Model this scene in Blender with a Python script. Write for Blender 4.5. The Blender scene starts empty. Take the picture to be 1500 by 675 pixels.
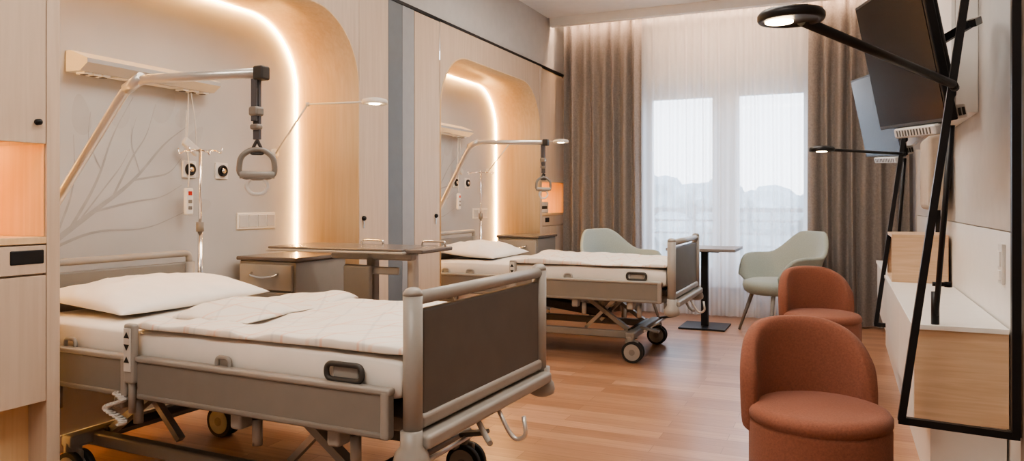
import bpy, bmesh, math, random
from mathutils import Vector, Matrix, Euler, noise
random.seed(4)
scene = bpy.context.scene
PI = math.pi

# ------------------------------------------------------------------ materials
def nodes_of(m):
    m.use_nodes = True
    nt = m.node_tree
    for n in list(nt.nodes): nt.nodes.remove(n)
    out = nt.nodes.new('ShaderNodeOutputMaterial')
    return nt, out

def mat(name, col, rough=.5, metal=0., var=.06, scale=12., bump=0., bscale=200., sheen=0., coat=0., spec=.5):
    m = bpy.data.materials.new(name); nt, out = nodes_of(m)
    b = nt.nodes.new('ShaderNodeBsdfPrincipled')
    tc = nt.nodes.new('ShaderNodeTexCoord')
    nz = nt.nodes.new('ShaderNodeTexNoise'); nz.inputs['Scale'].default_value = scale; nz.inputs['Detail'].default_value = 4
    cr = nt.nodes.new('ShaderNodeValToRGB')
    cr.color_ramp.elements[0].position = .3; cr.color_ramp.elements[1].position = .7
    cr.color_ramp.elements[0].color = tuple(c*(1-var) for c in col)+(1,)
    cr.color_ramp.elements[1].color = tuple(min(1,c*(1+var)) for c in col)+(1,)
    nt.links.new(tc.outputs['Object'], nz.inputs['Vector'])
    nt.links.new(nz.outputs['Fac'], cr.inputs['Fac'])
    nt.links.new(cr.outputs['Color'], b.inputs['Base Color'])
    b.inputs['Roughness'].default_value = rough; b.inputs['Metallic'].default_value = metal
    b.inputs['Sheen Weight'].default_value = sheen
    b.inputs['Coat Weight'].default_value = coat
    b.inputs['Specular IOR Level'].default_value = spec
    if bump:
        n2 = nt.nodes.new('ShaderNodeTexNoise'); n2.inputs['Scale'].default_value = bscale
        bp = nt.nodes.new('ShaderNodeBump'); bp.inputs['Strength'].default_value = bump; bp.inputs['Distance'].default_value = .004
        nt.links.new(tc.outputs['Object'], n2.inputs['Vector'])
        nt.links.new(n2.outputs['Fac'], bp.inputs['Height']); nt.links.new(bp.outputs['Normal'], b.inputs['Normal'])
    nt.links.new(b.outputs[0], out.inputs[0])
    return m

def wood(name, c1, c2, sc=(40,40,2), rough=.45):
    m = bpy.data.materials.new(name); nt, out = nodes_of(m)
    b = nt.nodes.new('ShaderNodeBsdfPrincipled'); b.inputs['Roughness'].default_value = rough
    tc = nt.nodes.new('ShaderNodeTexCoord'); mp = nt.nodes.new('ShaderNodeMapping'); mp.inputs['Scale'].default_value = sc
    nz = nt.nodes.new('ShaderNodeTexNoise'); nz.inputs['Scale'].default_value = 1.; nz.inputs['Detail'].default_value = 6; nz.inputs['Distortion'].default_value = .6
    cr = nt.nodes.new('ShaderNodeValToRGB'); cr.color_ramp.elements[0].position=.3; cr.color_ramp.elements[1].position=.72
    cr.color_ramp.elements[0].color = (*c1,1); cr.color_ramp.elements[1].color = (*c2,1)
    L = nt.links.new
    L(tc.outputs['Object'], mp.inputs[0]); L(mp.outputs[0], nz.inputs['Vector']); L(nz.outputs['Fac'], cr.inputs['Fac'])
    L(cr.outputs[0], b.inputs['Base Color']); L(b.outputs[0], out.inputs[0])
    return m

def emis(name, col, s):
    m = bpy.data.materials.new(name); nt, out = nodes_of(m)
    e = nt.nodes.new('ShaderNodeEmission'); e.inputs[0].default_value = (*col,1); e.inputs[1].default_value = s
    nt.links.new(e.outputs[0], out.inputs[0]); return m

def floor_mat():
    m = bpy.data.materials.new('wood_plank_floor'); nt, out = nodes_of(m); L = nt.links.new
    b = nt.nodes.new('ShaderNodeBsdfPrincipled'); b.inputs['Roughness'].default_value = .30
    tc = nt.nodes.new('ShaderNodeTexCoord')
    br = nt.nodes.new('ShaderNodeTexBrick'); br.inputs['Scale'].default_value = 1
    br.inputs['Brick Width'].default_value = .85; br.inputs['Row Height'].default_value = .11
    br.inputs['Mortar Size'].default_value = .0015; br.inputs['Mortar Smooth'].default_value = .3
    br.inputs['Color1'].default_value = (.34,.18,.105,1); br.inputs['Color2'].default_value = (.49,.29,.185,1)
    br.inputs['Mortar'].default_value = (.22,.12,.07,1); br.offset = .37
    L(tc.outputs['Object'], br.inputs['Vector'])
    mp = nt.nodes.new('ShaderNodeMapping'); mp.inputs['Scale'].default_value = (2.5,45,1)
    nz = nt.nodes.new('ShaderNodeTexNoise'); nz.inputs['Scale'].default_value = 1; nz.inputs['Detail'].default_value = 6
    L(tc.outputs['Object'], mp.inputs[0]); L(mp.outputs[0], nz.inputs['Vector'])
    cr = nt.nodes.new('ShaderNodeValToRGB'); cr.color_ramp.elements[0].position=.3; cr.color_ramp.elements[1].position=.7
    cr.color_ramp.elements[0].color=(.84,.80,.78,1); cr.color_ramp.elements[1].color=(1.08,1.08,1.08,1)
    L(nz.outputs['Fac'], cr.inputs[0])
    mx = nt.nodes.new('ShaderNodeMixRGB'); mx.blend_type='MULTIPLY'; mx.inputs[0].default_value=1
    L(br.outputs['Color'], mx.inputs[1]); L(cr.outputs[0], mx.inputs[2]); L(mx.outputs[0], b.inputs['Base Color'])
    L(b.outputs[0], out.inputs[0]); return m

def sheer_mat():
    m = bpy.data.materials.new('sheer_fabric'); nt, out = nodes_of(m); L = nt.links.new
    tr = nt.nodes.new('ShaderNodeBsdfTransparent'); tr.inputs[0].default_value=(1,1,1,1)
    tl = nt.nodes.new('ShaderNodeBsdfTranslucent'); tl.inputs[0].default_value=(.96,.96,.97,1)
    df = nt.nodes.new('ShaderNodeBsdfDiffuse'); df.inputs[0].default_value=(.93,.93,.94,1)
    m1 = nt.nodes.new('ShaderNodeMixShader'); m1.inputs[0].default_value=.38
    L(tl.outputs[0], m1.inputs[1]); L(df.outputs[0], m1.inputs[2])
    lw = nt.nodes.new('ShaderNodeLayerWeight'); lw.inputs[0].default_value=.35
    mr = nt.nodes.new('ShaderNodeMapRange'); mr.inputs[3].default_value=.54; mr.inputs[4].default_value=.94
    L(lw.outputs['Facing'], mr.inputs[0])
    m2 = nt.nodes.new('ShaderNodeMixShader')
    L(mr.outputs[0], m2.inputs[0]); L(tr.outputs[0], m2.inputs[1]); L(m1.outputs[0], m2.inputs[2])
    L(m2.outputs[0], out.inputs[0]); return m

def glass_mat():
    m = bpy.data.materials.new('window_glass'); nt, out = nodes_of(m); L = nt.links.new
    tr = nt.nodes.new('ShaderNodeBsdfTransparent'); gl = nt.nodes.new('ShaderNodeBsdfGlossy'); gl.inputs['Roughness'].default_value=.02
    mx = nt.nodes.new('ShaderNodeMixShader'); mx.inputs[0].default_value=.05
    L(tr.outputs[0], mx.inputs[1]); L(gl.outputs[0], mx.inputs[2]); L(mx.outputs[0], out.inputs[0]); return m

def duvet_mat():
    m = bpy.data.materials.new('duvet_line_print'); nt, out = nodes_of(m); L = nt.links.new
    b = nt.nodes.new('ShaderNodeBsdfPrincipled'); b.inputs['Roughness'].default_value=.85
    tc = nt.nodes.new('ShaderNodeTexCoord')
    base = (.74,.70,.64,1)
    prev = None
    for ang, sc, col, ph, th in ((12,2.1,(.72,.34,.18,1),.0,.992),(78,1.7,(.66,.46,.34,1),1.3,.992),(-28,1.9,(.52,.50,.48,1),2.2,.993),(40,1.6,(.72,.50,.36,1),.7,.993)):
        mp = nt.nodes.new('ShaderNodeMapping'); mp.inputs['Rotation'].default_value=(0,0,math.radians(ang))
        wv = nt.nodes.new('ShaderNodeTexWave'); wv.inputs['Scale'].default_value=sc; wv.inputs['Distortion'].default_value=2.2; wv.inputs['Detail'].default_value=1; wv.inputs['Detail Scale'].default_value=.6; wv.inputs['Phase Offset'].default_value=ph
        L(tc.outputs['Object'], mp.inputs[0]); L(mp.outputs[0], wv.inputs['Vector'])
        mr = nt.nodes.new('ShaderNodeMapRange'); mr.inputs[1].default_value=th-.008; mr.inputs[2].default_value=th+.004; mr.inputs[4].default_value=.42
        L(wv.outputs['Fac'], mr.inputs[0])
        mx = nt.nodes.new('ShaderNodeMixRGB'); mx.inputs[2].default_value=col
        if prev is None: mx.inputs[1].default_value=base
        else: L(prev.outputs[0], mx.inputs[1])
        L(mr.outputs[0], mx.inputs[0]); prev = mx
    L(prev.outputs[0], b.inputs['Base Color']); L(b.outputs[0], out.inputs[0]); return m

M = dict(
 floor=floor_mat(),
 plaster=mat('plaster_grey',(.51,.50,.49),.8,var=.03,bump=.05),
 ceilw=mat('ceiling_white',(.85,.84,.83),.9,var=.02),
 white=mat('white_lacquer',(.76,.74,.71),.4,var=.02),
 niche=mat('niche_back_panel',(.52,.515,.51),.55,var=.04,scale=3),
 mural=mat('mural_ink',(.40,.39,.38),.6,var=.10),
 mural2=mat('mural_leaf',(.485,.478,.47),.6,var=.03),
 wood=wood('oak_panel',(.53,.415,.315),(.61,.49,.385)),
 woodw=wood('oak_glow_tinted',(.66,.46,.26),(.74,.54,.33)),  # oak made more orange, LED glow worked into its base colour
 woodx=wood('oak_console',(.56,.39,.25),(.68,.50,.35),sc=(3,8,60)),
 woodd=wood('dark_wood_reveal',(.22,.17,.13),(.28,.22,.17)),
 blue=mat('blue_grey_panel',(.15,.17,.195),.5,var=.03),
 blue2=mat('light_grey_panel',(.31,.32,.34),.5,var=.03),
 black=mat('black_metal',(.012,.012,.014),.4,var=.1,spec=.35),
 blackg=mat('black_gloss_screen',(.006,.006,.008),.18,var=.1,spec=.22),
 rail=mat('taupe_rail_plastic',(.225,.208,.188),.42,var=.03),  # taupe darkened, foreground shade carried in the colour
 railL=mat('light_taupe_plastic',(.325,.305,.278),.38,var=.03),  # lighter taupe, also lowered to hold the foreground shade
 dpanel=mat('dark_taupe_panel',(.112,.102,.092),.5,var=.05),  # panel tone deepened with shade of the foreground
 steel=mat('silver_tube',(.62,.59,.55),.32,metal=.6,var=.03),
 chrome=mat('chrome',(.8,.79,.78),.14,metal=1,var=.02),
 dark=mat('dark_chassis',(.05,.046,.042),.5,var=.05),
 rubber=mat('black_rubber',(.02,.02,.02),.7),
 sheet=mat('white_sheet',(.77,.735,.685),.85,var=.02,bump=.08,bscale=60,sheen=.1),
 pillow=mat('white_pillowcase',(.82,.79,.75),.85,var=.02,bump=.06,bscale=40,sheen=.1),
 duvet=duvet_mat(),
 terra=mat('terracotta_fabric',(.235,.092,.060),.9,var=.12,scale=150,bump=.35,bscale=500,sheen=.08),  # terracotta darkened, its colour includes the foreground shade
 mint=mat('mint_fabric',(.31,.36,.335),.85,var=.06,scale=120,bump=.2,bscale=400,sheen=.1),
 legs=mat('grey_wood_leg',(.20,.18,.165),.5),
 tray=mat('tray_laminate',(.13,.11,.10),.22),
 curt=mat('taupe_drape',(.225,.20,.187),.9,var=.14,scale=60,bump=.2,bscale=300,sheen=.15),
 sheer=sheer_mat(), glass=glass_mat(),
 frame=mat('window_frame_white',(.82,.84,.87),.4,var=.02),
 led=emis('led_warm',(1.,.56,.20),110.),
 ledc=emis('led_cove',(1.,.66,.44),52.),
 ledn=emis('led_shelf',(1.,.50,.16),42.),
 bulb=emis('lamp_bulb',(1.,.72,.42),30.),
 panel=emis('ceiling_fill_glow',(1.,.91,.81),15.),  # emission for the added fill panels above the view
 lawn=mat('lawn',(.34,.38,.36),.9,var=.2,scale=1),
 tree=mat('tree_foliage_hazy',(.30,.35,.37),.9,var=.2,scale=2),  # distance haze put into the foliage colour as a paler grey
 pedal=mat('grey_pedal',(.16,.15,.14),.4),
 orange=mat('orange_pedal',(.7,.17,.03),.4),
 red=mat('red_button',(.6,.05,.03),.4),
 offw=mat('offwhite_plastic',(.62,.60,.57),.4,var=.02),
 unit=mat('supply_unit_grey',(.46,.46,.46),.4,var=.02),
 strap=mat('grey_strap',(.10,.10,.11),.7),
 beige=mat('beige_upholstery',(.42,.36,.30),.9,bump=.2,bscale=300),
)

# ------------------------------------------------------------------ helpers
def empty(name, loc=(0,0,0), rz=0):
    e = bpy.data.objects.new(name, None); scene.collection.objects.link(e)
    e.location = loc; e.rotation_euler = (0,0,rz); e.empty_display_size=.1
    return e

def mkobj(name, verts, faces, m, parent=None, smooth=False):
    me = bpy.data.meshes.new(name); me.from_pydata([tuple(v) for v in verts], [], faces); me.update()
    bm = bmesh.new(); bm.from_mesh(me); bmesh.ops.recalc_face_normals(bm, faces=bm.faces); bm.to_mesh(me); bm.free()
    o = bpy.data.objects.new(name, me); scene.collection.objects.link(o)
    me.materials.append(m)
    if smooth:
        for p in me.polygons: p.use_smooth = True
    if parent: o.parent = parent
    return o

def box(name, parent, c, s, m, bev=0., rot=None, seg=3):
    x,y,z = s[0]/2, s[1]/2, s[2]/2
    v = [Vector((a*x,b*y,d*z)) for a in(-1,1) for b in(-1,1) for d in(-1,1)]
    f = [(0,1,3,2),(4,6,7,5),(0,4,5,1),(2,3,7,6),(0,2,6,4),(1,5,7,3)]
    o = mkobj(name, v, f, m, parent)
    o.location = c
    if rot: o.rotation_euler = rot
    if bev:
        b = o.modifiers.new('b','BEVEL'); b.width = bev; b.segments = seg; b.limit_method='NONE'
        for p in o.data.polygons: p.use_smooth = True
        b.harden_normals = True
    return o

def bx(name, parent, x0,x1,y0,y1,z0,z1, m, bev=0.):
    return box(name, parent, ((x0+x1)/2,(y0+y1)/2,(z0+z1)/2), (abs(x1-x0),abs(y1-y0),abs(z1-z0)), m, bev)

def fillet(pts, rad, n=6, cyclic=False):
    P = [Vector(p) for p in pts]; out = []
    N = len(P)
    for i,p in enumerate(P):
        if not cyclic and i in (0,N-1): out.append(p); continue
        a = P[(i-1)%N]; b = P[(i+1)%N]
        r = min(rad, (a-p).length*.48, (b-p).length*.48)
        s = p+(a-p).normalized()*r; e = p+(b-p).normalized()*r
        for k in range(n+1):
            t = k/n; out.append(s*(1-t)**2 + p*2*t*(1-t) + e*t*t)
    return out

def tube(name, parent, pts, r, m, seg=12, fil=0., cyclic=False, flat=1.):
    P = fillet(pts, fil, cyclic=cyclic) if fil else [Vector(p) for p in pts]
    N = len(P); verts=[]; faces=[]
    def tan(i):
        if cyclic: return (P[(i+1)%N]-P[(i-1)%N]).normalized()
        return (P[min(i+1,N-1)]-P[max(i-1,0)]).normalized()
    t = tan(0); up = Vector((0,0,1)) if abs(t.z)<.9 else Vector((0,1,0))
    nrm = (up - t*up.dot(t)).normalized()
    rr = r if isinstance(r,(list,tuple)) else None
    for i in range(N):
        t = tan(i); nrm = (nrm - t*nrm.dot(t)).normalized(); bn = t.cross(nrm)
        ri = (rr[0]+(rr[1]-rr[0])*i/(N-1)) if rr else r
        for k in range(seg):
            a = 2*PI*k/seg
            verts.append(P[i]+nrm*math.cos(a)*ri*flat+bn*math.sin(a)*ri)
    for i in range(N if cyclic else N-1):
        j=(i+1)%N
        for k in range(seg):
            k2=(k+1)%seg
            faces.append((i*seg+k, i*seg+k2, j*seg+k2, j*seg+k))
    side = len(faces)
    if not cyclic:
        faces.append(tuple(range(seg))); faces.append(tuple((N-1)*seg+k for k in range(seg)))
    o = mkobj(name, verts, faces, m, parent)
    for i,p in enumerate(o.data.polygons): p.use_smooth = i<side
    return o

def bar(name, parent, p1, p2, w, m, d=None):
    p1=Vector(p1); p2=Vector(p2); v=p2-p1
    o = box(name, parent, (p1+p2)/2, (w, d or w, v.length), m)
    o.rotation_mode='QUATERNION'; o.rotation_quaternion = v.to_track_quat('Z','Y')
    return o

def lathe(name, parent, prof, m, c=(0,0,0), seg=40, smooth=True):
    verts=[];faces=[]; n=len(prof)
    for k in range(seg):
        a=2*PI*k/seg
        for r,z in prof: verts.append((c[0]+r*math.cos(a), c[1]+r*math.sin(a), c[2]+z))
    for k in range(seg):
        k2=(k+1)%seg
        for i in range(n-1): faces.append((k*n+i,k2*n+i,k2*n+i+1,k*n+i+1))
    faces.append(tuple(k*n for k in range(seg))); faces.append(tuple(k*n+n-1 for k in range(seg)))
    o = mkobj(name, verts, faces, m, parent, smooth)
    return o

def pad(name, parent, c, lx, ly, top, bot, p, m, amp=0., nsc=3., nx=60, ny=50, amp2=0., nsc2=9., seed=0., corner=0.):
    verts=[]; faces=[]
    def prof(u): 
        a=abs(2*u-1); return max(0.,1-a**p)**(1/p)
    def mp(s): return .5*s+.5*(.5-.5*math.cos(PI*s)) if p<4 else .15*s+.85*(.5-.5*math.cos(PI*s))
    for side in (1,-1):
        for i in range(nx+1):
            for j in range(ny+1):
                u=mp(i/nx); v=mp(j/ny); q=prof(u)*prof(v)
                x=(u-.5)*lx; y=(v-.5)*ly
                if corner:
                    cu=abs(2*u-1); cv=abs(2*v-1)
                    x*=1+corner*(cv**3-.6); y*=1+corner*(cu**3-.6)
                nz=noise.noise(Vector((x*nsc+seed,y*nsc,seed)))*amp
                if amp2:
                    n2=noise.noise(Vector((x*nsc2+y*3,y*nsc2*.5-x*2+seed,seed)))
                    n3=noise.noise(Vector((x*nsc2*2.1-y*4,y*nsc2*1.7+seed,seed+4)))
                    nz+=(1-math.sqrt(n2*n2+.004)*4)*amp2*.5+n3*amp2*.35
                if side>0: z=top*q + nz*min(1,q*1.5)
                else: z=-bot*q
                ex = noise.noise(Vector((x*5,y*5,seed+3)))*(amp*.4)
                verts.append((c[0]+x+ex,c[1]+y+ex,c[2]+z))
    W=ny+1; off=(nx+1)*W
    for s in (0,1):
        for i in range(nx):
            for j in range(ny):
                a=s*off+i*W+j; faces.append((a,a+1,a+W+1,a+W))
    o = mkobj(name, verts, faces, m, parent, True)
    bm=bmesh.new(); bm.from_mesh(o.data); bmesh.ops.remove_doubles(bm, verts=bm.verts, dist=.0003); bmesh.ops.recalc_face_normals(bm, faces=bm.faces); bm.to_mesh(o.data); bm.free()
    return o

# ------------------------------------------------------------------ room
XL=-2.87; XB=-3.37; XR=.60; YW=8.0; ZC=3.14; ZP=2.58; YB=-1.6
bx('floor',None,-3.5,.75,YB,YW+.15,-.1,0,M['floor'])
bx('ceiling',None,-3.5,.75,YB,7.5,ZC,ZC+.3,M['ceilw'])
bx('ceiling_cove',None,-3.5,.75,7.58,YW+.15,3.30,3.44,M['ceilw'])
bx('trim_pelmet',None,XL,XR,7.5,7.58,3.05,3.44,M['ceilw'])
bx('wall_back',None,-3.5,.75,YB-.12,YB,0,ZC,M['plaster'])
bx('wall_right',None,XR,XR+.12,YB,YW+.15,0,3.44,M['plaster'])
bx('wall_left_upper',None,-3.5,XL-.02,YB,YW+.15,ZP+.025,3.44,M['plaster'])
bx('trim_shadow_gap',None,XL-.03,XL+.004,1.84,YW,ZP,ZP+.022,M['black'])
bx('wall_left_near',None,-3.5,XL,YB,1.08,0,ZP+.025,M['plaster'])
WX0,WX1,WZ0,WZ1=-2.02,-.22,.32,2.42
e=empty('wall_window',(0,YW,0))
bx('left_part',e,-3.5,WX0,0,.15,0,3.44,M['plaster']); bx('right_part',e,WX1,.75,0,.15,0,3.44,M['plaster'])
bx('lintel',e,WX0,WX1,0,.15,WZ1,3.44,M['ceilw']); bx('parapet',e,WX0,WX1,0,.15,0,WZ0,M['white'])
e=empty('window_1',(0,YW+.04,0))
F=M['frame']
bx('frame_l',e,WX0,WX0+.09,0,.08,WZ0,WZ1,F,.006); bx('frame_r',e,WX1-.09,WX1,0,.08,WZ0,WZ1,F,.006)
bx('frame_t',e,WX0+.09,WX1-.09,0,.08,WZ1-.09,WZ1,F,.006); bx('frame_b',e,WX0+.09,WX1-.09,0,.08,WZ0,WZ0+.10,F,.006)
bx('mullion',e,-1.20,-1.03,0,.08,WZ0+.1,WZ1-.09,F,.006)
for a,b in ((WX0+.09,-1.20),(-1.03,WX1-.09)):
    bx('sash_v1',e,a,a+.05,-.02,.05,WZ0+.1,WZ1-.09,F,.004); bx('sash_v2',e,b-.05,b,-.02,.05,WZ0+.1,WZ1-.09,F,.004)
    bx('sash_t',e,a+.05,b-.05,-.02,.05,WZ1-.15,WZ1-.09,F,.004); bx('sash_b',e,a+.05,b-.05,-.02,.05,WZ0+.1,WZ0+.17,F,.004)
    bx('glass',e,a+.05,b-.05,.01,.02,WZ0+.17,WZ1-.15,M['glass'])
bx('sill_1',e,WX0,WX1,-.09,-.03,WZ0-.03,WZ0,F,.004)
e=empty('balcony_railing',(0,9.2,0))
for z in (.95,.80,.65,.50,.35): bar('rail',e,(-3.4,0,z),(1,0,z),.025,M['legs'])
bar('top_rail',e,(-3.4,0,1.08),(1,0,1.08),.05,M['legs'])
for i in range(6): bar('baluster',e,(-3.4+i*.88,0,-.0),(-3.4+i*.88,0,1.06),.03,M['legs'])
bx('balcony_slab',None,-3.5,1.1,8.155,9.3,-.15,0,M['plaster'])
bx('lawn',None,-90,60,9.35,160,-3.2,-3.0,M['lawn'])
bm=bmesh.new()
for i in range(230):
    x=-46+i*.38+random.uniform(-.3,.3); s=random.uniform(.45,1.0)
    h=1.1+.9*noise.noise(Vector((x*.22,0,0)))+.5*noise.noise(Vector((x*.7,3,0)))
    for zz in (h+random.uniform(-.2,.3), h-1.2, ):
        mt=Matrix.Translation((x,34+random.uniform(-1.5,1.5),zz))@Matrix.Diagonal((s*1.1,s,s,1))
        r=bmesh.ops.create_icosphere(bm,subdivisions=2,radius=1,matrix=mt)
        for v in r['verts']:
            v.co += Vector((noise.noise(v.co*2),noise.noise(v.co*2+Vector((9,0,0))),noise.noise(v.co*2+Vector((0,7,0)))))*.35
    if i%3==0:
        mt=Matrix.Translation((x,34,-1.3))@Matrix.Diagonal((1.2,1.2,1.6,1)); bmesh.ops.create_icosphere(bm,subdivisions=2,radius=1,matrix=mt)
me=bpy.data.meshes.new('tree_line'); bm.to_mesh(me); bm.free(); me.materials.append(M['tree'])
o=bpy.data.objects.new('tree_line',me); scene.collection.objects.link(o)

# ------------------------------------------------------------------ bed niches
def arch(y0,y1,zt,r,n=14):
    p=[(y0,0),(y0,zt-r)]
    for k in range(1,n+1):
        a=PI-k*PI/2/n; p.append((y0+r+r*math.cos(a), zt-r+r*math.sin(a)))
    for k in range(0,n+1):
        a=PI/2-k*PI/2/n; p.append((y1-r+r*math.cos(a), zt-r+r*math.sin(a)))
    p.append((y1,0)); return p
def niche(y0,y1):
    e=empty('bed_niche',(0,0,0))
    P=arch(y0,y1,2.37,.46); n=len(P)
    v=[];f=[]
    for y,z in P[1:-1]: v+= [(XL,y,z),(XL,y,ZP)]
    k=len(v)//2
    for i in range(k-1):
        if abs(v[2*i][1]-v[2*i+2][1])>1e-5: f.append((2*i,2*i+2,2*i+3,2*i+1))
    mkobj('spandrel',v,f,M['wood'],e)
    v=[];f=[]
    for y,z in P: v+=[(XL+.004,y,z),(XB-.03,y,z)]
    for i in range(n-1): f.append((2*i,2*i+2,2*i+3,2*i+1))
    o=mkobj('lining',v,f,M['woodw'],e,True)
    o.modifiers.new('s','SOLIDIFY').thickness=.012
    bx('back_panel',e,XB-.05,XB,y0-.02,y1+.02,0,2.45,M['niche'])
    Q=arch(y0+.016,y1-.016,2.37-.016,.445)
    v=[];f=[]
    for y,z in Q: v+=[(XB+.004,y,z),(XB+.014,y,z)]
    for i in range(len(Q)-1): f.append((2*i,2*i+2,2*i+3,2*i+1))
    mkobj('led_strip',v,f,M['led'],e,True)
    bx('baseboard_niche',e,XB,XB+.012,y0+.02,y1-.02,0,.08,M['white'])
niche(1.88,4.05); niche(5.12,7.22)
e=empty('tall_closet',(XL,0,0))
bx('body',e,-.5,-.02,4.05,5.12,0,ZP,M['wood'])
bx('door_l',e,-.02,0,4.055,4.395,.08,ZP-.005,M['wood'],.002)
bx('strip_dark',e,-.02,-.002,4.40,4.575,0,ZP-.002,M['blue']); bx('strip_light',e,-.02,-.002,4.58,4.74,0,ZP-.002,M['blue2'])
bx('door_r',e,-.02,0,4.745,5.115,.08,ZP-.005,M['wood'],.002)
for y in (4.10,5.05):
    lathe('lock_knob',e,[(0,0),(.016,0),(.016,.012),(.010,.02),(0,.02)],M['black'],(0,0,0),16).matrix_local=Matrix.Translation((0,y,1.07))@Matrix.Rotation(PI/2,4,'Y')
    box('lock_plate',e,(.004,y,1.03),(.006,.012,.05),M['chrome'],.002)
bx('wall_left_pier',None,-3.5,XL,1.835,1.88,0,ZP,M['wood'])

def cabinet(y0,y1,xf,xb,far):
    e=empty('wall_cabinet',(0,0,0)); t=.05; W=M['wood']
    bx('side_far',e,xb,xf,y1-t,y1,0,ZP,W,.002); bx('side_near',e,xb,xf,y0,y0+t,0,ZP,W,.002)
    bx('back',e,xb,xb+.02,y0+t,y1-t,0,ZP,M['woodw'])
    a,b=y0+t,y1-t
    bx('upper_body',e,xb+.02,xf-.022,a,b,1.40,ZP,M['woodw']); bx('upper_door',e,xf-.02,xf,a+.003,b-.003,1.385,ZP-.02,W,.002)
    bx('shelf',e,xb+.02,xf,a,b,1.03,1.055,M['woodw'],.003)
    bx('niche_side',e,xb+.02,xf-.01,b-.004,b-.0005,1.056,1.384,M['woodw']); 
    bx('shelf_led',e,xb+.06,xb+.10,a+.03,b-.03,1.388,1.396,M['ledn'])
    bx('mid_body',e,xb+.02,xf-.022,a,b,.47,1.03,W)
    bx('drawer_front',e,xf-.02,xf,a+.003,b-.003,.925,1.025,W,.002)
    box('finger_pull',e,(xf-.003,(y1-.12 if not far else y0+.2),.985),(.012,.12,.05),M['black'],.005)
    bx('lower_door',e,xf-.02,xf,a+.003,b-.003,.47,.918,W,.002)
    bx('plinth_body',e,xb+.02,xf-.1,a,b,0,.47,M['woodw'])
    yk = b-.035 if not far else a+.04
    o=lathe('knob',e,[(0,0),(.011,0),(.011,.016),(.006,.02),(0,.02)],M['black'],(0,0,0),16); o.matrix_local=Matrix.Translation((xf,yk,1.46))@Matrix.Rotation(PI/2,4,'Y')
    return e
cabinet(1.10,1.832,-2.60,-3.2,False)
cabinet(7.235,7.99,XL,XB,True)
e=empty('glove_dispenser',(XL-.12,7.45,1.056))
box('body',e,(0,0,.06),(.16,.26,.12),M['offw'],.01); box('slot',e,(.082,0,.06),(.004,.16,.03),M['dark'],.001)

def mural(y0,name='tree_mural'):
    e=empty(name,(XB+.0015,y0,0))
    cnt=[0]
    def ribbon(pts,w0,w1,m):
        x=cnt[0]*.0001; cnt[0]+=1
        P=fillet([Vector((x,a,b)) for a,b in pts],.12); v=[];f=[];N=len(P)
        for i,p in enumerate(P):
            t=(P[min(i+1,N-1)]-P[max(i-1,0)]).normalized(); n=Vector((0,-t.z,t.y)); w=w0+(w1-w0)*i/(N-1)
            v+=[p+n*w/2,p-n*w/2]
        for i in range(N-1): f.append((2*i,2*i+1,2*i+3,2*i+2))
        mkobj('branch',v,f,m,e)
    ink=M['mural']
    ribbon([(.0,.86),(.35,1.10),(.62,1.28),(.82,1.50),(.97,1.60)],.030,.005,ink)
    ribbon([(.28,1.06),(.42,1.28),(.50,1.52),(.62,1.72)],.017,.004,ink)
    ribbon([(.5,1.20),(.62,1.42),(.70,1.52),(.76,1.70)],.013,.003,ink)
    ribbon([(.2,1.01),(.30,1.25),(.29,1.50)],.013,.003,ink)
    ribbon([(.62,1.29),(.85,1.33),(.93,1.42)],.011,.003,ink)
    ribbon([(.1,.93),(.4,1.04),(.7,1.03),(.95,1.12)],.015,.003,ink)
    ribbon([(.40,1.13),(.62,1.18),(.80,1.20),(.93,1.27)],.012,.003,ink)
    ribbon([(.44,1.33),(.36,1.48),(.38,1.62)],.007,.002,ink)
    ribbon([(.66,1.33),(.60,1.50),(.64,1.62)],.007,.002,ink)
    ribbon([(.33,1.10),(.55,1.36),(.60,1.45)],.008,.002,ink)
    def leaf(cy,cz,L,W,a):
        n=20; v=[];
        for k in range(n):
            t=2*PI*k/n; p=(L*math.cos(t)/2, W*math.sin(t)/2*(1-.3*math.cos(t)))
            v.append((-.0006,cy+p[0]*math.cos(a)-p[1]*math.sin(a),cz+p[0]*math.sin(a)+p[1]*math.cos(a)))
        mkobj('leaf',v,[tuple(range(n))],M['mural2'],e)
    for cy,cz,L,W,a in ((.82,1.69,.20,.11,.9),(.98,1.66,.20,.10,.5),(.55,1.66,.22,.11,1.4),(.33,1.60,.2,.1,1.7),(1.02,1.53,.2,.08,.9),(1.05,1.15,.2,.10,.2)): leaf(cy,cz,L,W,a)
mural(2.15); mural(5.35)

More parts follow.
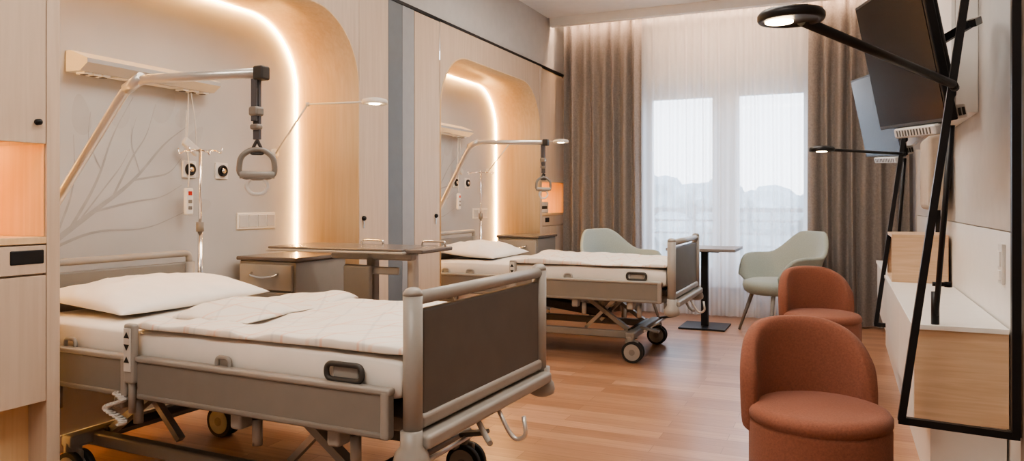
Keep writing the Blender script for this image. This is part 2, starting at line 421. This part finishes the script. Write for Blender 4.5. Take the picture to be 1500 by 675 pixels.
# ------------------------------------------------------------------ wall fittings in each niche
def lamp(name, base, joint, head, m, r=.075, arm=.006, bulb_off=(0,0)):
    e=empty(name,base); B=Vector(base); J=Vector(joint)-B; H=Vector(head)-B
    tube('arm_lower',e,[(0,0,0),J],arm,m,10); 
    Hd=(H-J).normalized(); tube('arm_upper',e,[J,H-Hd*r*.6],arm,m,10)
    lathe('joint',e,[(0,-.012),(.012,-.012),(.012,.012),(0,.012)],m,J,16)
    lathe('head',e,[(0,.022),(r*.55,.020),(r*.93,.012),(r,.003),(r,-.008),(r*.96,-.014),(r*.8,-.014),(r*.78,-.010),(0,-.010)],m,H,36)
    lathe('bulb_ring',e,[(r*.18,-.0135),(r*.42,-.0135),(r*.42,-.016),(0,-.016)],M['bulb'],(H.x+bulb_off[0],H.y+bulb_off[1],H.z),24)
    return e
def fittings(dy, full=True):
    e=empty('bed_head_supply_rail',(XB+.003,2.81+dy,1.85))
    prof=[(0,-.055),(.10,-.055),(.15,-.02),(.15,.0),(.03,.045),(0,.045)]
    v=[];f=[]
    for y in (-.41,.41): v+=[(a,y,b) for a,b in prof]
    n=len(prof); f=[tuple(range(n)),tuple(range(n,2*n))]+[(i,(i+1)%n,n+(i+1)%n,n+i) for i in range(n)]
    mkobj('housing',v,f,M['unit'],e)
    bx('lens',e,.02,.09,-.2,.18,-.058,-.055,M['white'])
    for y in (-.36,-.31,-.26,.22,.29,.36):
        box('socket',e,(.06,y,-.06),(.06,.042,.012),M['white'],.003); box('socket_hole',e,(.06,y,-.067),(.030,.022,.003),M['dark'])
    for y in (3.13,3.37):
        e=empty('wall_socket',(XB,y+dy,1.36))
        box('plate',e,(.006,0,0),(.012,.095,.095),M['white'],.004)
        o=lathe('ring',e,[(0,0),(.034,0),(.034,.012),(.026,.014),(.022,.006),(0,.006)],M['black'],(0,0,0),24); o.matrix_local=Matrix.Translation((.012,0,0))@Matrix.Rotation(PI/2,4,'Y')
        o=lathe('core',e,[(0,0),(.014,0),(.014,.018),(0,.018)],M['chrome'],(0,0,0),16); o.matrix_local=Matrix.Translation((.012,0,0))@Matrix.Rotation(PI/2,4,'Y')
    e=empty('switch_plate',(XB,3.66+dy,1.06))
    box('plate',e,(.006,0,0),(.012,.33,.10),M['white'],.004)
    for k in range(4): box('rocker',e,(.014,-.12+k*.08,0),(.008,.07,.075),M['offw'],.003)
    e=lamp('reading_lamp',(XB+.02,3.82+dy,1.49),(-3.08,3.80+dy,1.79),(-2.51,3.70+dy,1.765),M['offw'],.075,.006)
    o=lathe('wall_mount',e,[(0,0),(.03,0),(.03,.02),(0,.02)],M['offw'],(0,0,0),20); o.matrix_local=Matrix.Translation((-.02,0,0))@Matrix.Rotation(PI/2,4,'Y')
    y=3.07+dy
    e=empty('nurse_call_handset',(XB+.065,y,1.780))
    tube('cord',e,[(0,0,0),(.0,.0,-.12),(.01,-.02,-.28),(.0,.01,-.42),(.01,-.01,-.52)],.0035,M['offw'],8,.08)
    tube('cord_loop',e,[(.01,.01,0),(.02,.03,-.15),(.01,.05,-.33),(.02,-.04,-.30),(.01,-.02,-.10)],.003,M['offw'],8,.08)
    box('handset_upper',e,(.02,.0,-.30),(.03,.12,.05),M['offw'],.012,rot=(-.6,0,0))
    box('handset',e,(.012,-.01,-.60),(.025,.055,.15),M['white'],.011)
    box('button_red',e,(.026,-.01,-.555),(.004,.025,.022),M['red'],.002)
    for k in range(2): box('button',e,(.026,-.01,-.60-.035*k),(.004,.025,.018),M['rail'],.002)
fittings(0); fittings(3.17)

# ------------------------------------------------------------------ hospital bed
MT=.702
def bed(loc, rz, pc):
    e=empty('hospital_bed',loc,rz)
    R,RL,D,S,K=M['rail'],M['railL'],M['dpanel'],M['steel'],M['dark']
    hw=.505
    for s in (-1,1):
        tube('foot_post',e,[(1.02,s*(hw-.03),.44),(1.02,s*(hw-.03),.895)],.030,RL,18)
        lathe('foot_post_cap',e,[(0,0),(.030,0),(.029,.010),(.022,.020),(.010,.025),(0,.026)],RL,(1.02,s*(hw-.03),.895),20)
        lathe('bumper',e,[(0,0),(.03,0),(.052,.012),(.056,.03),(.050,.055),(.034,.075),(.034,.12),(0,.12)],RL,(1.025,s*(hw-.015),.37),28)
    tube('foot_top_rail',e,[(1.02,-hw+.03,.885),(1.02,hw-.03,.885)],.022,RL,16,flat=1.0)
    box('foot_panel',e,(1.02,0,.687),(.028,2*hw-.13,.325),D,.008)
    box('foot_panel_rim',e,(1.02,0,.508),(.05,2*hw-.10,.045),RL,.014)
    box('foot_ledge',e,(1.045,0,.455),(.07,2*hw-.06,.045),RL,.014)
    box('foot_carrier',e,(.99,0,.43),(.08,2*hw-.16,.05),R,.010)
    for s in (-1,1):
        tube('head_post',e,[(-1.02,s*(hw-.035),.44),(-1.02,s*(hw-.035),.86)],.028,RL,16)
    tube('head_top_rail',e,[(-1.02,-hw+.035,.84),(-1.02,-hw+.035,.905),(-1.02,hw-.035,.905),(-1.02,hw-.035,.84)],.017,RL,14,.05)
    box('head_panel',e,(-1.02,0,.68),(.028,2*hw-.13,.36),R,.01)
    box('deck',e,(0,0,.525),(1.96,.86,.05),K,.008)
    for s in (-1,1): box('deck_beam',e,(0,s*.38,.48),(1.96,.05,.06),R,.006)
    for k in range(6): box('deck_cross',e,(-.85+k*.34,0,.465),(.05,.74,.035),K)
    pad('mattress',e,(-.01,0,.63),1.98,.94,MT-.63,.08,9,M['sheet'],amp=.008,nsc=2.5,amp2=.003,nsc2=7,nx=80,ny=60,seed=loc[1])
    for s in (-1,1):
        for a,b in ((-.985,-.215),(-.165,.955)):
            L=b-a; cx=(a+b)/2
            box('side_rail',e,(cx,s*(hw-.012),.525),(L,.028,.135),R,.007)
            box('side_rail_top_lip',e,(cx,s*(hw-.010),.600),(L+.01,.040,.022),RL,.009)
            box('side_rail_low_lip',e,(cx,s*(hw-.008),.465),(L-.01,.034,.02),R,.008)
            box('end_cap',e,(b-.014,s*(hw-.008),.53),(.03,.040,.15),RL,.009)
        yy=s*(hw-.018)
        tube('grab_handle',e,[(.70,yy,.615),(.70,yy,.665),(.84,yy,.665),(.84,yy,.615)],.009,K,10,.03,cyclic=True)
        box('grab_handle_plate',e,(.77,yy-s*.012,.64),(.10,.012,.045),RL,.006)
        for xx in (-.82,-.60,.22): 
            tube('mattress_stop',e,[(xx,yy,.60),(xx,yy,.640),(xx+.06,yy,.640),(xx+.06,yy,.60)],.008,RL,8,.02)
        for xx in (-.78,-.3,.3,.72):
            box('rail_bracket',e,(xx,s*.45,.44),(.05,.07,.09),RL,.012)
            tube('rail_pivot',e,[(xx+.06,s*.44,.43),(xx+.06,s*.44,.34)],.018,RL,12)
    box('control_panel',e,(-.19,-hw-.004,.62),(.052,.030,.22),RL,.010)
    box('control_face',e,(-.19,-hw-.021,.635),(.036,.004,.16),M['offw'],.002)
    for k in range(3):
        z=.69-.045*k; sg=1 if k!=1 else -1
        mkobj('arrow_key',[(-.205,-hw-.0245,z-.011*sg),(-.175,-hw-.0245,z-.011*sg),(-.19,-hw-.0245,z+.013*sg)],[(0,1,2)],M['black'],e)
    tube('panel_stem',e,[(-.19,-hw+.0,.56),(-.19,-hw+.0,.40)],.013,RL,12)
    tube('coiled_cable',e,[(-.27+.045*math.sin(k*.06)+.012*math.cos(k*.9),-hw-.012+.014*math.sin(k*.9),.47-.0008*k) for k in range(150)],.0045,M['offw'],6)
    for s in (-1,1):
        box('base_beam',e,(0,s*.30,.185),(1.46,.05,.055),R,.01)
    for x in (-.70,.70):
        box('base_cross',e,(x,0,.195),(.07,.84,.05),R,.012)
        for s in (-1,1):
            bar('lift_arm',e,(x*.95,s*.24,.20),(x*.42,s*.24,.46),.045,RL,.03)
            bar('lift_strut',e,(x*.42,s*.20,.20),(x*.80,s*.20,.46),.03,S,.025)
        tube('lift_axle',e,[(x*.95,-.27,.21),(x*.95,.27,.21)],.018,K,12)
        tube('lift_axle_top',e,[(x*.42,-.27,.45),(x*.42,.27,.45)],.018,K,12)
    box('actuator',e,(.05,.05,.33),(.75,.09,.08),K,.02,rot=(0,.12,0))
    box('motor_box',e,(-.35,-.08,.38),(.22,.16,.12),K,.02)
    for x in (-.70,.70):
        for s in (-1,1):
            y=s*.39
            lathe('caster_stem',e,[(0,0),(.028,0),(.034,.02),(.034,.06),(.022,.08),(0,.08)],R,(x,y,.125),20)
            for dyy in (-.024,.024):
                tube('tyre',e,[(x+.02,y+dyy-.013,.078),(x+.02,y+dyy+.013,.078)],.078,M['rubber'],28)
                tube('wheel_hub',e,[(x+.02,y+dyy-.0155,.078),(x+.02,y+dyy+.0155,.078)],.060,M['railL'],28)
                tube('hub_cap',e,[(x+.02,y+dyy-.0175,.078),(x+.02,y+dyy+.0175,.078)],.022,M['rail'],16)
            box('wheel_cover',e,(x+.01,y,.140),(.10,.022,.05),R,.012)
    box('brake_pedal',e,(.83,-.33,.24),(.14,.05,.018),pc,.006,rot=(0,.2,0))
    box('brake_pedal_b',e,(.83,.26,.25),(.12,.05,.018),M['pedal'],.006,rot=(0,-.2,0))
    tube('brake_bar',e,[(.80,-.36,.23),(.80,.36,.23)],.010,S,10)
    tube('bag_hook',e,[(1.05,.02,.45),(1.10,.02,.36),(1.13,.02,.33),(1.17,.02,.35),(1.16,.02,.42)],.008,S,10,.03)
    tube('bag_hook_b',e,[(1.04,-.12,.45),(1.08,-.12,.38),(1.12,-.16,.37)],.010,RL,10,.03)
    return e
B1=((-2.195,2.470,0),math.radians(-2)); B2=((-2.13,5.79,0),0)
bed(*B1,M['orange']); bed(*B2,M['pedal'])
def bedding(loc,rz,s):
    e=empty('pillow',loc,rz)
    o=pad('pillow_body',e,(0,0,0),.54,.84,.085,.045,2.1,M['pillow'],amp=.02,nsc=4,amp2=.014,nsc2=8,seed=s,corner=.08)
    o.location=(-.715,.03,MT+.050); o.rotation_euler=(0,math.radians(5),.05)
    e=empty('duvet',loc,rz)
    o=pad('duvet_body',e,(0,0,0),1.20,.93,.026,.008,7,M['duvet'],amp=.020,nsc=2.0,amp2=.014,nsc2=5,nx=110,ny=90,seed=s+5)
    o.location=(.375,-.012,MT+.010); o.rotation_euler=(0,0,.02)
    o=pad('duvet_fold',e,(0,0,0),.36,.80,.030,.0,2.6,M['duvet'],amp=.03,nsc=3,amp2=.018,nsc2=6,nx=70,ny=80,seed=s+9)
    o.location=(-.04,.06,MT+.026); o.rotation_euler=(0,0,.12)
bedding(*B1,1.0); bedding(*B2,7.3)

# ------------------------------------------------------------------ lifting pole, IV pole
def trapeze(loc,rz,ax,bx_):
    e=empty('patient_lifting_pole',loc,rz); T=M['steel']
    y=-.40
    tube('pole',e,[(-1.07,y,.50),(-1.07,y,.80),(-.98,y,.98),(ax,y,1.655),(bx_,y+.02,1.635)],.0185,T,16,.10)
    tube('reinforcement',e,[(ax-.03,y,1.62),(ax+.06,y,1.66)],.0225,T,16)
    lathe('socket',e,[(0,0),(.028,0),(.028,.10),(0,.10)],M['railL'],(-1.07,y,.46),20)
    box('end_clamp',e,(bx_,y+.02,1.635),(.045,.045,.05),M['dark'],.008)
    x=bx_-.02; yy=y+.02
    box('strap',e,(x,yy,1.51),(.030,.012,.22),M['strap'],.002)
    box('strap_b',e,(x,yy-.014,1.54),(.026,.008,.15),M['strap'],.002)
    box('buckle',e,(x,yy-.004,1.50),(.042,.042,.035),M['rail'],.01); box('buckle_b',e,(x,yy-.004,1.445),(.040,.03,.02),M['rail'],.008)
    k=.72
    def P(w,z): return (x+w*k,yy+w*k,z)
    tube('handle_link',e,[P(0,1.40),P(-.022,1.35),P(.022,1.35)],.006,M['dark'],8,.01,cyclic=True)
    tube('handle_grip',e,[P(-.02,1.365),P(-.055,1.34),P(-.062,1.27),P(0,1.262),P(.062,1.27),P(.055,1.34),P(.02,1.365)],.010,M['rail'],10,.03,cyclic=True)
    tube('handle_bar',e,[P(-.058,1.275),P(.058,1.275)],.014,M['railL'],12)
    tube('handle_ring',e,[P(-.02,1.265),P(-.04,1.235),P(-.02,1.205),P(.02,1.205),P(.04,1.235),P(.02,1.265)],.007,M['offw'],10,.02,cyclic=True)
trapeze(*B1,-.33,.32); trapeze(*B2,-.60,.03)
def iv(loc,rz,dx=0):
    e=empty('iv_pole',loc,rz); x,y=-.955+dx,.485
    tube('rod_lower',e,[(x,y,.42),(x,y,1.05)],.0125,M['chrome'],14); tube('rod_upper',e,[(x,y,1.0),(x,y,1.46)],.008,M['chrome'],12)
    lathe('clamp',e,[(0,0),(.02,0),(.02,.05),(0,.05)],M['rail'],(x,y,1.02),16)
    for a in (0,PI/2,PI,3*PI/2):
        c,s=math.cos(a+.4),math.sin(a+.4)
        tube('hook',e,[(x,y,1.45),(x+.09*c,y+.09*s,1.45),(x+.115*c,y+.115*s,1.43),(x+.12*c,y+.12*s,1.465)],.004,M['chrome'],8,.02)
    box('holder',e,(x+.01,y-.02,.44),(.06,.06,.04),M['railL'],.01)
iv(*B1); iv(*B2)

# ------------------------------------------------------------------ bedside cabinets, overbed tables
def nightstand(loc,rz):
    e=empty('bedside_cabinet',loc,rz); w=.42; d=.48; h=.83
    B=M['railL']
    box('body',e,(-d/2,0,(.12+h)/2),(d,w,h-.12),M['rail'],.01)
    box('top',e,(-d/2,0,h+.012),(d+.03,w+.03,.024),M['tray'],.008)
    box('drawer_front',e,(.008,0,.735),(.02,w-.03,.15),B,.006)
    box('middle_front',e,(.008,0,.57),(.02,w-.03,.16),B,.006)
    box('lower_front',e,(.008,0,.31),(.02,w-.03,.33),B,.006)
    for z in (.76,.59,.42):
        tube('handle',e,[(.018,-.10,z),(.045,-.09,z-.012),(.052,0,z-.026),(.045,.09,z-.012),(.018,.10,z)],.007,M['chrome'],10,.04)
    for a in (-.05,-d+.05):
        for b in (-w/2+.05,w/2-.05):
            tube('castor',e,[(a,b-.012,.03),(a,b+.012,.03)],.03,M['rubber'],18); tube('stem',e,[(a,b,.05),(a,b,.125)],.010,M['chrome'],10)
nightstand((-3.10,3.46,0),-PI/2); nightstand((-2.86,6.62,0),-PI/2)
def obt(loc,rz=0.,L=.82,W=.40):
    e=empty('overbed_table',loc,rz); z=.935
    box('tray_top',e,(0,0,z),(L,W,.012),M['tray'],.005); box('tray_rim',e,(0,0,z-.013),(L+.02,W+.02,.014),M['railL'],.006)
    box('end_plate',e,(L/2+.05,0,z-.006),(.10,W-.06,.02),M['tray'],.006)
    for x in (L/2-.04,-L*.02):
        tube('grab_rail',e,[(x-.05,W/2-.02,z),(x-.05,W/2-.02,z+.028),(x+.09,W/2-.02,z+.028),(x+.09,W/2-.02,z)],.006,M['chrome'],8,.02)
    box('arm',e,(.12,0,z-.045),(.5,.06,.04),M['railL'],.012)
    box('column',e,(.33,.06,.50),(.045,.06,.80),M['steel'],.012)
    box('column_second',e,(.12,.0,.50),(.05,.06,.82),M['rail'],.012)
    box('side_shield',e,(.09,-.10,.72),(.17,.03,.26),M['rail'],.03)
    box('shield_link',e,(.17,-.07,.82),(.30,.02,.04),M['railL'],.008)
    box('foot_beam',e,(.30,0,.085),(.06,.42,.04),M['railL'],.012); box('foot_long',e,(.05,0,.085),(.52,.05,.035),M['railL'],.01)
    for x,y in ((.30,-.19),(.30,.19),(-.19,0.)):
        tube('castor',e,[(x,y-.012,.033),(x,y+.012,.033)],.033,M['rubber'],18)
obt((-2.42,3.37,0),.04)

# ------------------------------------------------------------------ curtains
def curtain(name,x0,x1,y,z0,z1,lam,amp,m,seed,step=.012,thick=0):
    n=int((x1-x0)/step); rows=14; v=[];f=[]
    for j in range(rows+1):
        t=j/rows; z=z0+(z1-z0)*t
        for i in range(n+1):
            x=x0+(x1-x0)*i/n
            ph=2*PI*x/lam+1.4*noise.noise(Vector((x*3,seed,0)))
            A=amp*(.75+.5*noise.noise(Vector((x*5,seed+2,z*.3))))*(1-.35*t**3)
            v.append((x+.25*amp*math.sin(ph*.5+z*.6), A*math.sin(ph+.25*math.sin(z*1.3+x*4)), z))
    W=n+1
    for j in range(rows):
        for i in range(n): a=j*W+i; f.append((a,a+1,a+W+1,a+W))
    o=mkobj(name,v,f,m,None,True); o.location=(0,y,0)
    return o
curtain('drape_curtain',-2.78,-1.92,7.70,.02,3.12,.115,.050,M['curt'],1)
curtain('drape_curtain',-.30,.55,7.70,.02,3.12,.115,.050,M['curt'],5)
curtain('sheer_curtain',-2.0,-.22,7.83,.02,3.14,.085,.026,M['sheer'],9,.008)
bx('curtain_track',None,XL,XR,7.66,7.72,3.13,3.16,M['white'])
bx('trim_track_board',None,XL,XR,7.585,7.99,3.20,3.22,M['ceilw'])
bx('cove_led',None,XL+.1,XR-.1,7.60,7.64,3.18,3.19,M['ledc'])

# ------------------------------------------------------------------ armchairs + bistro table
def armchair(loc,rz):
    e=empty('armchair',loc,rz)
    nu,nv=48,12; v=[];f=[]; th=math.radians(128)
    def top(a):
        a=abs(a)/th
        k=.5+.5*math.cos(PI*min(1,max(0,(a-.15)/.42)))
        return .70+.21*k-.03*max(0,a-.75)/.25
    for i in range(nu+1):
        a=-th+2*th*i/nu
        for j in range(nv+1):
            t=j/nv; zt=top(a); z=.38+(zt-.38)*t
            end=max(0,(abs(a)/th-.82)/.18)
            r=.24+.13*t**.7
            rr=r*(1+.10*abs(math.sin(a))**2*t)
            zz=z-end**2*.16*t
            rr+= .012*max(0,t-.8)/.2
            v.append((rr*math.sin(a), rr*math.cos(a)*.95+ .01, zz))
    W=nv+1
    for i in range(nu):
        for j in range(nv): q=i*W+j; f.append((q,q+1,q+W+1,q+W))
    o=mkobj('shell',v,f,M['mint'],e,True)
    s=o.modifiers.new('s','SOLIDIFY'); s.thickness=.035; s.offset=0
    b=o.modifiers.new('b','BEVEL'); b.width=.014; b.segments=3; b.limit_method='ANGLE'; b.angle_limit=1.0
    pr=[(0,.355),(.22,.355),(.26,.38),(.275,.43),(.27,.465),(.22,.482),(0,.486)]
    o=lathe('seat_cushion',e,pr,M['mint'],(0,-.03,0),40); o.scale=(1.04,1.08,1)
    for sx,sy in ((-1,-1),(1,-1),(-1,1),(1,1)):
        tube('leg',e,[(sx*.16,sy*.16-.01,.37),(sx*.245,sy*.25-.01,0.004)],[.020,.011],M['legs'],12)
armchair((-1.93,7.02,0),math.radians(62)); armchair((-.52,7.14,0),math.radians(-52))
e=empty('bistro_table',(-1.19,7.20,0))
box('top',e,(0,0,.738),(.62,.56,.026),M['legs'],.004); box('base_plate',e,(0,0,.008),(.42,.42,.016),M['black'],.004)
bar('column',e,(0,0,.016),(0,0,.725),.062,M['black']); box('top_bracket',e,(0,0,.718),(.3,.3,.014),M['black'],.003)

# ------------------------------------------------------------------ pouf chairs
def pouf(loc,rz):
    e=empty('pouf_chair',loc,rz); r=.224
    prof=[(0,.012),(r-.01,.012),(r-.002,.02),(r,.04),(r,.435),(r-.002,.445),(r-.006,.449),(r+.002,.455),(r+.002,.475),(r-.008,.490),(r-.03,.498),(0,.502)]
    lathe('seat',e,prof,M['terra'],(0,0,0),64)
    lathe('glide_ring',e,[(0,0),(r-.03,0),(r-.03,.013),(0,.013)],M['black'],(0,0,0),40)
    nu=56; th=math.radians(80); v=[];f=[]; nc=20
    for i in range(nu+1):
        s=-1+2*i/nu; a=s*th
        z0=.40
        h=z0+.05+.315*max(0,1-abs(s)**2.8)**(1/2.0)
        tk=.030*min(1,(1-abs(s))*7+.3)
        rm=r-.006
        for k in range(nc):
            q=2*PI*k/nc; cq,sq=math.cos(q),math.sin(q); p=.45
            ox=tk*abs(cq)**p*(1 if cq>0 else -1)
            zc=(h+z0)/2; hh=(h-z0)/2
            oz=hh*(abs(sq)**p)*(1 if sq>0 else -1)
            lean=.012*((zc+oz)-z0)/.36
            R=rm+ox+lean
            v.append((R*math.sin(a),R*math.cos(a),zc+oz))
    for i in range(nu):
        for k in range(nc):
            k2=(k+1)%nc; f.append((i*nc+k,i*nc+k2,(i+1)*nc+k2,(i+1)*nc+k))
    f.append(tuple(range(nc))); f.append(tuple(nu*nc+k for k in range(nc)))
    mkobj('backrest',v,f,M['terra'],e,True)
pouf((-.075,2.72,0),math.radians(26)); pouf((-.12,5.0,0),math.radians(26))

# ------------------------------------------------------------------ right wall: console, cabinet, frames, TVs
e=empty('wall_console',(0,0,0))
bx('body',e,.275,XR-.02,3.405,6.9,.31,.655,M['woodx']); bx('end_panel',e,.26,XR-.02,3.39,3.405,.31,.672,M['woodx'],.001)
bx('top',e,.25,XR-.02,3.38,6.9,.672,.692,M['white'],.002)
for i in range(4): bx('drawer_front',e,.258,.274,3.41+i*.87,3.41+i*.87+.86,.315,.665,M['white'],.002)
bx('plinth',e,.32,XR-.02,3.43,6.9,0,.31,M['white'])
bx('wall_panel_right',None,XR-.012,XR,3.20,7.4,0,1.06,M['white'],.002)
bx('wall_panel_right_upper',None,XR-.016,XR,3.20,7.4,1.065,2.55,M['plaster'],.002)
bx('wall_panel_right_wood',None,XR-.018,XR,.8,3.195,0,2.62,M['woodd'],.002)
e=empty('open_shelf_box',(.42,5.35,.692))
bx('bottom',e,-.15,.15,-.25,.25,0,.018,M['woodx']); bx('top',e,-.15,.15,-.25,.25,.27,.288,M['woodx'])
bx('side_a',e,-.15,.15,-.25,-.232,.018,.27,M['woodx']); bx('side_b',e,-.15,.15,.232,.25,.018,.27,M['woodx']); bx('back',e,.13,.148,-.232,.232,.018,.27,M['woodx'])
e=empty('upper_wall_cabinet',(0,0,0))
bx('body',e,.49,XR-.017,4.12,6.9,1.60,ZC,M['white'],.003)
for i in range(3): bx('door',e,.472,.489,4.125+i*.92,4.125+i*.92+.91,1.605,ZC-.004,M['white'],.003)
e=empty('wall_switch',(XR-.012,3.55,.93))
box('plate',e,(-.006,0,0),(.012,.085,.16),M['offw'],.003); box('rocker',e,(-.014,0,.02),(.01,.05,.06),M['white'],.003); box('rocker_b',e,(-.014,0,-.045),(.01,.05,.04),M['white'],.003)
def tvframe(dy):
    e=empty('metal_partition_frame',(0,3.22+dy,0)); K=M['black']
    bar('lean_bar',e,(.20,-.05,.36),(.50,-.05,2.62),.030,K,.026)
    bar('post',e,(.563,-.05,.345),(.563,-.05,2.62),.028,K,.03)
    bar('bottom_bar',e,(.19,-.05,.36),(.575,-.05,.345),.026,K,.026)
    bar('top_bar',e,(.49,-.05,2.62),(.575,-.05,2.62),.026,K,.026)
    e=empty('telescopic_arm_stand',(.335,3.41+dy,.692))
    tube('rod',e,[(0,0,.0),(.045,-.10,.78)],[.010,.012],K,12)
    tube('foot',e,[(0,0,0),(0,0,.13)],.015,K,12)
    tube('clamp',e,[(-.01,0,.16),(.045,0,.16)],.009,K,10); lathe('clamp_knob',e,[(0,0),(.014,0),(.014,.02),(0,.02)],K,(.045,0,.15),14)
def tv(y):
    e=empty('television',(.225,y,1.80)); e.rotation_euler=(math.radians(3),math.radians(-12),math.radians(14))
    K=M['black']
    box('panel',e,(0,0,0),(.035,.80,.60),K,.006)
    box('screen',e,(-.0185,0,.0),(.003,.77,.57),M['blackg'],.001)
    box('rear_housing',e,(.045,0,-.01),(.06,.60,.42),K,.02)
    box('connector_box',e,(.050,-.10,-.275),(.085,.40,.055),M['offw'],.008)
    for k in range(5): box('port',e,(.02+.015*k,-.302,-.275),(.009,.004,.03),M['dark'])
    for k in range(4): box('vent',e,(.05,-.22+.07*k,-.3035),(.06,.02,.003),M['dark'])
    box('vesa_plate',e,(.085,0,.0),(.02,.24,.24),K,.004)
    box('soundbar',e,(-.005,-.06,-.325),(.06,.46,.045),M['unit'],.010)
    for k in range(12): box('soundbar_slot',e,(-.0355,-.25+.034*k,-.325),(.002,.012,.026),M['dark'])
    bar('swing_arm',e,(.09,0,.0),(.24,-.12,.06),.045,K,.03)
    bar('swing_arm_b',e,(.24,-.12,.06),(.34,.05,.08),.045,K,.03)
tvframe(0); tvframe(2.4); tv(3.62); tv(6.0)
lamp('examination_lamp',(.37,3.13,1.59),(.36,3.10,1.60),(-.13,2.18,1.685),M['black'],.088,.015,bulb_off=(-.03,-.005))
lamp('examination_lamp',(.37,5.55,1.48),(.36,5.5,1.49),(-.12,4.98,1.50),M['black'],.075,.009)
e=empty('wall_cushion_panel',(.5,5.2,1.35)); box('pad',e,(0,0,0),(.10,.5,.44),M['beige'],.03); box('bracket',e,(.06,0,0),(.04,.2,.2),M['black'],.004)

# ------------------------------------------------------------------ added ceiling fill lights (out of view), lamp bulbs
for i,(x,y,en) in enumerate(((-1.1,.2,1),(-1.1,2.7,1),(-1.1,5.4,1))):
    e=empty('ceiling_fill_light',(x,y,ZC))  # added panel, out of view, for soft overall light
    box('housing',e,(0,0,-.02),(1.7,.60,.04),M['white'],.004); box('diffuser',e,(0,0,-.042),(1.64,.54,.006),M['panel'])

for p,en in (((-.16,2.175,1.655),3),((-2.51,3.70,1.735),3),((-2.51,6.87,1.735),3)):
    ld=bpy.data.lights.new('lamp_bulb_light','SPOT'); ld.energy=en*3; ld.color=(1,.75,.5); ld.spot_size=2.2; ld.spot_blend=1; ld.shadow_soft_size=.04
    o=bpy.data.objects.new('lamp_bulb_light',ld); scene.collection.objects.link(o); o.location=p

# ------------------------------------------------------------------ world
w=bpy.data.worlds.new('sky'); scene.world=w; w.use_nodes=True
nt=w.node_tree; bg=nt.nodes['Background']
tc=nt.nodes.new('ShaderNodeTexCoord'); sp=nt.nodes.new('ShaderNodeSeparateXYZ'); cr=nt.nodes.new('ShaderNodeValToRGB')
cr.color_ramp.elements[0].position=0; cr.color_ramp.elements[0].color=(.86,.90,.96,1)
cr.color_ramp.elements[1].position=.5; cr.color_ramp.elements[1].color=(.64,.78,1.,1)
nt.links.new(tc.outputs['Generated'],sp.inputs[0]); nt.links.new(sp.outputs['Z'],cr.inputs[0]); nt.links.new(cr.outputs[0],bg.inputs[0])
bg.inputs[1].default_value=5.2

# ------------------------------------------------------------------ camera
cd=bpy.data.cameras.new('camera'); cam=bpy.data.objects.new('camera',cd); scene.collection.objects.link(cam)
cam.location=(0,0,1.18); cam.rotation_euler=(PI/2,0,math.atan(485/1100))
cd.sensor_width=36; cd.lens=1100/1500*36; cd.shift_y=-42.5/1500; cd.clip_start=.05; cd.clip_end=400
scene.camera=cam
scene.view_settings.view_transform='AgX'
try: scene.view_settings.look='AgX - Medium High Contrast'
except Exception: pass
scene.view_settings.exposure=.42
